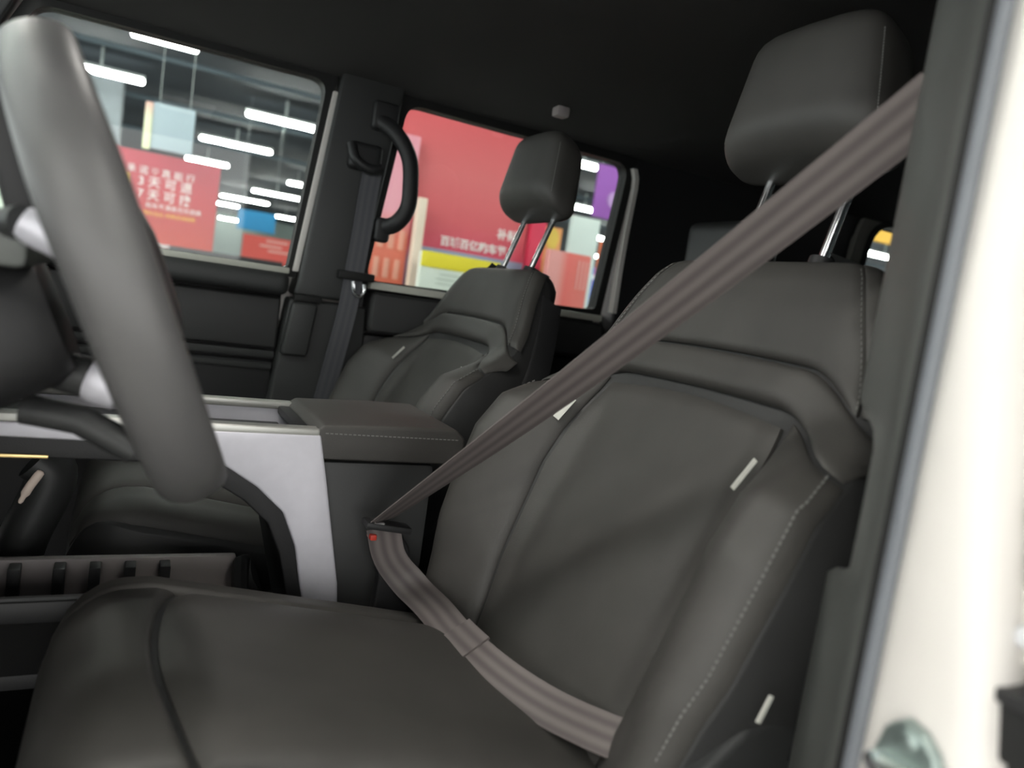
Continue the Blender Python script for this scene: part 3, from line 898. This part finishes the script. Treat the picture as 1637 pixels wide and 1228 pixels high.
# dark inner arch lining, visible as a thick black rim
P_ = [(-.93, 1.222), (-.70, 1.212), (-.650, 1.196), (-.596, 1.162), (-.556, 1.126), (-.535, 1.075), (-.524, 1.02), (-.497, .92),
      (-.522, .92), (-.548, 1.02), (-.560, 1.065), (-.580, 1.108), (-.615, 1.140), (-.665, 1.170), (-.72, 1.188), (-.93, 1.190)]
prism('arch_lining', P_, 'y', -.108, .108, PLASTIC, co, bev=.003)
for sg in (-1, 1):
    box('top_rim', (-.93, sg * .101 - .012, 1.232), (-.524, sg * .101 + .012, 1.244), SILVER_E, co, bev=.004, seg=3)
box('rim_end', (-.548, -.091, 1.226), (-.525, .091, 1.238), PLASTIC, co, bev=.003)
box('recess', (-.93, -.09, 1.195), (-.546, .09, 1.212), PLASTIC, co, bev=.003)
body = box('storage_box', (-.515, -.100, .62), (-.345, .100, 1.196), PLASTIC_F, co, bev=.008)
lid = prism('armrest_lid', [(-.522, 1.200), (-.532, 1.240), (-.520, 1.250), (-.40, 1.254), (-.32, 1.254), (-.305, 1.24), (-.305, 1.200)], 'y', -.112, .112, LEATHER, co, bev=.006, label='padded black leather armrest lid')
bm = bmesh.new()
x = -.515
while x < -.315:
    for sg in (-1, 1):
        g_ = bmesh.ops.create_cube(bm, size=1)
        for v in g_['verts']: v.co = Vector((x + v.co.x * .0042, sg * .1125 + v.co.y * .0016, 1.2385 + v.co.z * .0012))
    x += .0065
link('stitching', bm, THREAD, lid, smooth=False, label='pale stitching along the lid edge')['kind'] = 'stuff'
# the front foot of the bridge with a painted pale highlight, and a lower open tray with ribs
ft = tube('front_support', smoothpath([(-.90, .15, .92), (-.885, .15, 1.0), (-.862, .15, 1.065), (-.855, .15, 1.105), (-.875, .15, 1.125)], 5), .034, PLASTIC_F, co, n=16, ry=.05, up=(0, 1, 0))
tube('painted_highlight', smoothpath([(-.888, .098, 1.070), (-.884, .097, 1.080), (-.877, .096, 1.096), (-.868, .097, 1.112), (-.864, .098, 1.118)], 3), .006, CREAM, ft, n=10, ry=.004, up=(0, 1, 0), radii=[.002] + [.0035] * 3 + [.006] * 6 + [.0055] * 2 + [.003], label='pale elongated painted highlight')
box('gold_line', (-.925, -.1125, 1.1895), (-.843, -.107, 1.1935), GOLD, co, bev=.001, label='thin gold trim line')
tr = box('lower_tray', (-1.0, -.118, .90), (-.545, .118, .925), PLASTIC, co, bev=.004)
box('tray_back', (-1.0, -.004, .925), (-.60, .012, 1.024), mat('tray_back_plastic', (.30, .265, .26), .5), tr, bev=.004)
for xx in (-.877, -.826, -.784, -.741, -.697):
    box('tray_rib', (xx - .007, -.030, .925), (xx + .007, -.003, 1.020), PLASTIC, tr, bev=.002)
box('tray_lip', (-.99, -.135, .992), (-.60, -.118, 1.020), PLASTIC, tr, bev=.006)
box('tray_wall', (-.99, -.130, .925), (-.60, -.120, .994), CARPET, tr, bev=.002)
tube('tray_lip_edge', [(-.99, -.127, 1.020), (-.8, -.127, 1.0205), (-.62, -.127, 1.022)], .0045, PLASTIC_F, tr, n=8)
tube('tray_end', smoothpath([(-.60, -.12, .93), (-.595, -.02, 1.02), (-.575, -.02, .98), (-.56, -.02, .93)], 4), .012, PLASTIC, tr, n=8)

# ================================================================== DASHBOARD AND STEERING WHEEL
da = empty('dashboard', (-1.2, 0, .95), 'dark dashboard ahead of the steering wheel', 'dashboard')
prism('dash_body', [(-1.55, 1.40), (-1.30, 1.435), (-1.06, 1.44), (-.985, 1.42), (-.965, 1.36), (-1.0, 1.15), (-1.05, 1.10), (-1.55, .9)], 'y', -.76, .735, PLASTIC, da, bev=.012)
prism('centre_stack', [(-1.06, 1.42), (-.985, 1.42), (-.965, 1.36), (-.945, 1.15), (-.95, 1.13), (-1.06, 1.10)], 'y', -.14, .16, PLASTIC, da, bev=.01)
box('dash_ledge', (-1.0, -.50, 1.425), (-.838, -.02, 1.458), mat('ledge_grey', (.13, .14, .13), .5), da, bev=.008)
box('firewall', (-1.62, -.76, .56), (-1.52, .735, 1.42), PLASTIC, da, bev=.01)
ids = empty('instrument_display', (-.90, -.28, 1.455), 'dark slab of the instrument display behind the steering wheel', 'display')
prism('display_body', [(-.840, 1.462), (-.864, 1.462), (-.879, 1.512), (-.909, 1.590), (-.886, 1.596), (-.859, 1.535)], 'y', -.42, -.14, PLASTIC, ids, bev=.006)
prism('screen', [(-.8445, 1.478), (-.843, 1.478), (-.8595, 1.533), (-.8855, 1.592), (-.887, 1.591), (-.861, 1.533)], 'y', -.41, -.15, mat('screen_glass', (.01, .01, .012), .15), ids)

sw = empty('steering_wheel', (-.80, -.40, 1.40), 'black leather steering wheel with thick rim seen edge-on', 'steering wheel')
TW = math.radians(23)
WC = Vector((-.778, -.40, 1.4225))
wu = Vector((-math.sin(TW), 0, math.cos(TW))); wn = Vector((math.cos(TW), 0, math.sin(TW))); wy = Vector((0, 1, 0))
RR = .189
bm = bmesh.new()
nR, nS = 96, 20
rows = []
for i in range(nR):
    a = 2 * PI * i / nR
    rr = RR * (1 - .03 * ss(.75, 1, -math.sin(a)))
    c_ = WC + wy * math.cos(a) * rr + wu * math.sin(a) * rr
    rad = (wy * math.cos(a) + wu * math.sin(a))
    th = 1.0 + .06 * math.exp(-((math.sin(a) - .35) / .25) ** 2)
    row = []
    for k in range(nS):
        b_ = 2 * PI * k / nS
        row.append(bm.verts.new(c_ + rad * math.cos(b_) * .0175 * th + wn * math.sin(b_) * .0275 * th))
    rows.append(row)
for i in range(nR):
    for k in range(nS):
        bm.faces.new((rows[i][k], rows[(i + 1) % nR][k], rows[(i + 1) % nR][(k + 1) % nS], rows[i][(k + 1) % nS]))
link('rim', bm, RIM_LEATHER, sw)
def wp(y, u_, n_): return WC + wy * y + wu * u_ + wn * n_
# airbag hub
secs = []
for n_, k_ in ((-.018, .55), (-.015, .75), (-.005, .92), (.012, 1.0), (.024, .96), (.032, .80), (.036, .5)):
    secs.append([wp(.082 * k_ * math.copysign(abs(math.cos(a)) ** .6, math.cos(a)), .068 * k_ * math.copysign(abs(math.sin(a)) ** .6, math.sin(a)), n_) for a in [2 * PI * i / 28 for i in range(28)]])
loft('hub', secs, PLASTIC, sw)
for sg in (-1, 1):
    sp = loft('spoke', [[wp(sg * y, dz_ + a_, n_ + b_) for a_, b_ in ((-h, -t), (h, -t), (h, t), (-h, t))] for y, dz_, h, n_, t in ((.06, 0, .032, -.002, .012), (.11, .006, .024, -.006, .009), (.178, .012, .020, 0, .009))], PLASTIC_F, sw)
    loft('spoke_trim', [[wp(sg * y, .006 + a_, .011 + b_) for a_, b_ in ((-h, -.002), (h, -.002), (h, .003), (-h, .003))] for y, h in ((.085, .018), (.125, .013), (.170, .011))], SILVER, sp, label='satin silver spoke trim')
for sg in (-1, 1):
    loft('spoke', [[wp(sg * y + a_ , u_, n_ + b_) for a_, b_ in ((-h, -t), (h, -t), (h, t), (-h, t))] for y, u_, h, n_, t in ((.022, -.05, .014, -.012, .016), (.026, -.11, .012, -.014, .013), (.034, -.178, .014, -.004, .012))], PLASTIC_F, sw)
# column with stalks: forward of the wheel
cl = empty('steering_column', (-.95, -.40, 1.33), 'dark steering column shroud with silver tipped stalks', 'steering column')
secs = []
for n_, r1, r2 in ((-.055, .055, .050), (-.07, .062, .058), (-.14, .066, .066), (-.22, .070, .072)):
    secs.append([wp(r1 * math.copysign(abs(math.cos(a)) ** .7, math.cos(a)), -.012 + r2 * math.copysign(abs(math.sin(a)) ** .7, math.sin(a)), n_) for a in [2 * PI * i / 24 for i in range(24)]])
loft('shroud', secs, PLASTIC, cl)
def stalk(p0, p1, p2, r, tip, lab):
    s_ = tube('stalk', [p0, Vector(p0).lerp(Vector(p1), .5), p1], r, PLASTIC_F, cl, n=14)
    tube('stalk_tip', [p1, Vector(p1).lerp(Vector(p2), .2), Vector(p1).lerp(Vector(p2), .85), p2], r, tip, s_, n=14, radii=[r * .98, r * 1.12, r * 1.08, r * .5], label=lab)
    return s_
stalk((-.885, -.45, 1.445), (-.842, -.503, 1.458), (-.808, -.508, 1.444), .012, SILVER, 'pale silver stalk tip')
s2 = stalk((-.875, -.40, 1.352), (-.798, -.412, 1.337), (-.768, -.416, 1.328), .017, SILVER, 'silver stalk end')
tube('marker_dot', [(-.838, -.420, 1.3455), (-.838, -.424, 1.348)], .003, TAG, s2, n=8)
tube('lower_bar', [(-.842, -.40, 1.305), (-.80, -.41, 1.300), (-.756, -.415, 1.277)], .017, PLASTIC_F, cl, n=12, ry=.013)

# ================================================================== EXHIBITION BOARDS
def flat(name, c, rough=.6, noise=.04): return mat(name, c, rough, noise=noise, nscale=3)
RED = flat('board_red', (.62, .055, .07)); CRIM = flat('board_crimson', (.62, .03, .08)); WHITE_P = mat('print_white', (.80, .78, .76), .6)
YEL_P = mat('print_yellow', (.85, .50, .02), .6)
def ramp_mat(name, stops, axis, a, b):
    """printed colour fade on a board, along one object axis from a to b"""
    m = mat(name, stops[0][1], .55); nt = m.node_tree; bs = nt.nodes['Principled BSDF']
    tc = nt.nodes.new('ShaderNodeTexCoord'); sx = nt.nodes.new('ShaderNodeSeparateXYZ')
    mr = nt.nodes.new('ShaderNodeMapRange'); mr.inputs[1].default_value = a; mr.inputs[2].default_value = b
    r = nt.nodes.new('ShaderNodeValToRGB')
    while len(r.color_ramp.elements) < len(stops): r.color_ramp.elements.new(.5)
    for e, (p, c_) in zip(r.color_ramp.elements, stops): e.position = p; e.color = (*c_, 1)
    nt.links.new(tc.outputs['Object'], sx.inputs[0]); nt.links.new(sx.outputs['XYZ'.index(axis)], mr.inputs[0])
    nt.links.new(mr.outputs[0], r.inputs[0]); nt.links.new(r.outputs[0], bs.inputs['Base Color'])
    return m
def board(name, x0, x1, z0, z1, y, m, label, cat, th=.05, legs=True, group=None, hang=False):
    e = empty(name, ((x0 + x1) / 2, y, 0 if legs else z0), label, cat, group)
    box('panel', (x0, y, z0), (x1, y + th, z1), m, e, bev=.006)
    if legs:
        for xx in (x0 + .06, x1 - .06): box('leg', (xx - .02, y + .01, 0), (xx + .02, y + .04, z0 + .01), PLASTIC_F, e, bev=.003)
    if hang:
        for xx in (x0 + .04, x1 - .04): tube('wire', [(xx, y + th / 2, z1 - .005), (xx, y + th / 2, 4.61)], .002, HOUSING, e, n=6)
    return e

# red promotional board beyond the front window
rb = board('promotion_board', -1.15, -.185, .6, 2.262, 6.0, ramp_mat('promo_red', [(0, (.50, .045, .018)), (.5, (.48, .028, .032)), (1, (.45, .026, .050))], 'Z', 1.5, 2.2),
           'red promotional board with white characters on returns beyond the front window', 'board')
text('lettering', '承 诺 ♡ 真 能 行', .074, (-.64, 5.998, 2.107), WHITE_P, rb)
text('lettering', '3 天 可 退', .096, (-.60, 5.998, 2.020), WHITE_P, rb, bold=.0006)
text('lettering', '7 天 可 换', .096, (-.60, 5.998, 1.915), WHITE_P, rb, bold=.0006)
text('lettering', '购车不满意无忧退换', .048, (-.52, 5.998, 1.832), WHITE_P, rb)
text('lettering', '限时活动 详情咨询销售', .040, (-.55, 5.998, 1.768), YEL_P, rb)
box('yellow_block', (-.935, 5.995, 1.975), (-.875, 6.0, 2.065), YEL_P, rb, bev=.001)
box('white_ledge', (-1.15, 5.93, 1.50), (-.17, 5.99, 1.53), mat('ledge_white', (.6, .55, .55), .5), rb, bev=.004)
# pale hanging sign cube
hs = board('hanging_sign', -.745, -.45, 2.235, 2.578, 5.45, mat('sign_pale_blue', (.34, .42, .46), .5), 'pale blue hanging sign over the red promotional board', 'sign', th=.05, legs=False, hang=True)
box('side_panel', (-.80, 5.44, 2.222), (-.746, 5.52, 2.570), ramp_mat('sign_side', [(0, (.80, .84, .50)), (.6, (.75, .78, .55)), (1, (.72, .45, .38))], 'Z', 2.25, 2.56), hs, bev=.01, label='yellowish sign edge with orange top')
bsn = board('hanging_sign', .88, 1.57, 2.14, 2.512, 14.3, flat('sign_blue', (.02, .27, .55)), 'bright blue hanging sign far off beside the passenger pillar', 'sign', legs=False, hang=True)
cb_ = board('counter_board', .86, 1.75, 1.0, 2.015, 13.0, flat('far_red', (.66, .09, .07)), 'distant red counter board with pale lines under the blue sign', 'board')
for zz, xa in ((1.93, 1.25), (1.84, 1.15), (1.76, 1.30)):
    box('print_line', (xa, 12.99, zz), (xa + .38, 13.0, zz + .03), mat('print_far_pale', (.75, .45, .40), .6), cb_, bev=0)
gb = board('green_partition', -.2, 2.6, 0, 1.95, 40.0, flat('pale_green', (.38, .52, .42)), 'distant pale green partition below the rows of lamps', 'partition', th=.1, legs=False)
bt_ = board('display_case', -.55, .25, 0, 1.52, 5.0, flat('far_black', (.015, .015, .017)), 'dark low display case below the red promotional board', 'display case', th=.4, legs=False)
wk = board('white_stand', -1.9, -1.06, 0, 1.86, 4.2, flat('stand_white', (.66, .74, .62)), 'pale greenish white stand beside the steering wheel', 'stand', legs=False)

# boards beyond the rear window
ob = board('orange_board', .20, .585, 1.0, 2.30, 3.02, ramp_mat('orange_pink', [(0, (.72, .16, .09)), (.40, (.72, .19, .13)), (.62, (.74, .33, .40)), (1, (.72, .30, .36))], 'Z', 1.45, 2.15),
           'orange board fading to pink with rows of pale glyphs', 'board')
GLY = mat('print_pale_orange', (.76, .36, .27), .6)
for r_ in range(2):
    for q in range(3):
        zc = 1.72 - r_ * .165
        xc = .415 + q * .06 + .01 * (1 - r_)
        box('glyph_block', (xc - .016, 3.015, zc - .055), (xc + .016, 3.021, zc + .055), GLY, ob, bev=.003)
cpst = box('cream_post', (.588, 2.93, 0), (.640, 2.99, 1.965), mat('post_cream', (.74, .62, .50), .6), bev=.006)
tag(cpst, 'cream upright post between the orange and red boards', 'post')
big = board('red_backdrop', .44, 1.36, .8, 2.62, 3.10, ramp_mat('big_red', [(0, (.30, .22, .35)), (.10, (.60, .06, .11)), (.30, (.58, .09, .105)), (.6, (.58, .115, .12)), (1, (.56, .075, .085))], 'Z', 1.62, 2.5),
            'large red backdrop board behind the passenger headrest', 'board')
text('lettering', '百城百亿购车节', .062, (1.02, 3.098, 1.762), WHITE_P, big, bold=.0015)
text('lettering', '补贴', .07, (1.23, 3.098, 1.86), WHITE_P, big, bold=.001)
box('blue_band', (.68, 3.094, 1.640), (1.36, 3.1005, 1.715), flat('print_grey_blue', (.26, .30, .42)), big, bev=.001)
crb = board('crimson_board', 1.365, 1.47, .8, 2.2, 3.06, CRIM, 'narrow crimson board between the passenger headrest posts', 'board')
ys = board('price_sign', .565, 1.02, 1.35, 1.668, 2.70, mat('sign_white', (.68, .74, .66), .6), 'white information sign with a yellow header', 'sign')
box('header', (.563, 2.693, 1.588), (1.022, 2.699, 1.670), flat('sign_yellow', (.80, .68, .03), noise=.02), ys, bev=.002, label='yellow header strip')
for zz, x0, x1 in ((1.556, .68, .90), (1.530, .66, .94), (1.505, .66, .9)):
    box('text_line', (x0, 2.696, zz), (x1, 2.7005, zz + .005), mat('print_grey', (.40, .44, .40), .6), ys, bev=0)
yp = board('poster_stand', 1.475, 1.62, 1.0, 1.975, 3.12, flat('poster_orange', (.70, .30, .10)), 'orange poster with a large yellow disc beside the headrest post', 'poster')
bm = bmesh.new(); bmesh.ops.create_cone(bm, cap_ends=True, segments=32, radius1=.05, radius2=.05, depth=.006)
bm.transform(Matrix.Translation((1.553, 3.118, 1.90)) @ Matrix.Rotation(PI / 2, 4, 'X') @ Matrix.Diagonal((.9, 1.35, 1, 1)))
link('yellow_disc', bm, mat('disc_yellow', (.68, .50, .08), .6), yp)
pk = board('pink_board', 1.375, 1.665, .9, 1.808, 2.80, ramp_mat('pink_red', [(0, (.70, .30, .28)), (.35, (.70, .13, .11)), (1, (.70, .16, .13))], 'X', 1.45, 1.62), 'pinkish red board with pale vertical columns of text', 'board')
for xx in (1.585, 1.612, 1.638):
    box('text_column', (xx - .005, 2.796, 1.60), (xx + .005, 2.801, 1.77), mat('print_pink', (.76, .36, .33), .6), pk, bev=0)
board('notice_board', 2.19, 2.44, 1.2, 2.205, 4.0, mat('panel_white', (.58, .66, .62), .6), 'white panel under the purple flag in the rear window', 'panel')
pf = board('purple_flag', 2.955, 3.30, 2.375, 2.86, 5.0, flat('flag_purple', (.20, .05, .29)), 'purple hanging flag with a pale round emblem', 'flag', th=.02, legs=False, hang=True)
bm = bmesh.new(); bmesh.ops.create_cone(bm, cap_ends=True, segments=28, radius1=.075, radius2=.075, depth=.006)
bm.transform(Matrix.Translation((3.17, 4.997, 2.56)) @ Matrix.Rotation(PI / 2, 4, 'X'))
link('emblem', bm, mat('emblem_lilac', (.34, .20, .42), .6), pf)
board('orange_strip', 2.80, 2.86, 1.2, 2.112, 4.5, flat('strip_orange', (.70, .15, .05)), 'narrow orange strip sign at the rear window edge', 'sign', group=None)
bl = board('blue_screen', 3.60, 3.83, 1.2, 1.99, 6.0, mat('screen_blue', (.02, .08, .45), .4), 'small blue screen with white highlights low in the rear window', 'screen')
box('lit_panel', (3.63, 5.99, 1.86), (3.79, 6.0, 1.91), mat('screen_white', (.6, .75, .85), .4), bl, bev=.001)
yd = board('yellow_sign', 6.65, 7.6, 2.79, 3.05, 5.0, flat('far_yellow', (.80, .45, .06)), 'orange yellow hanging sign in the rear quarter window', 'sign', legs=False, hang=True)
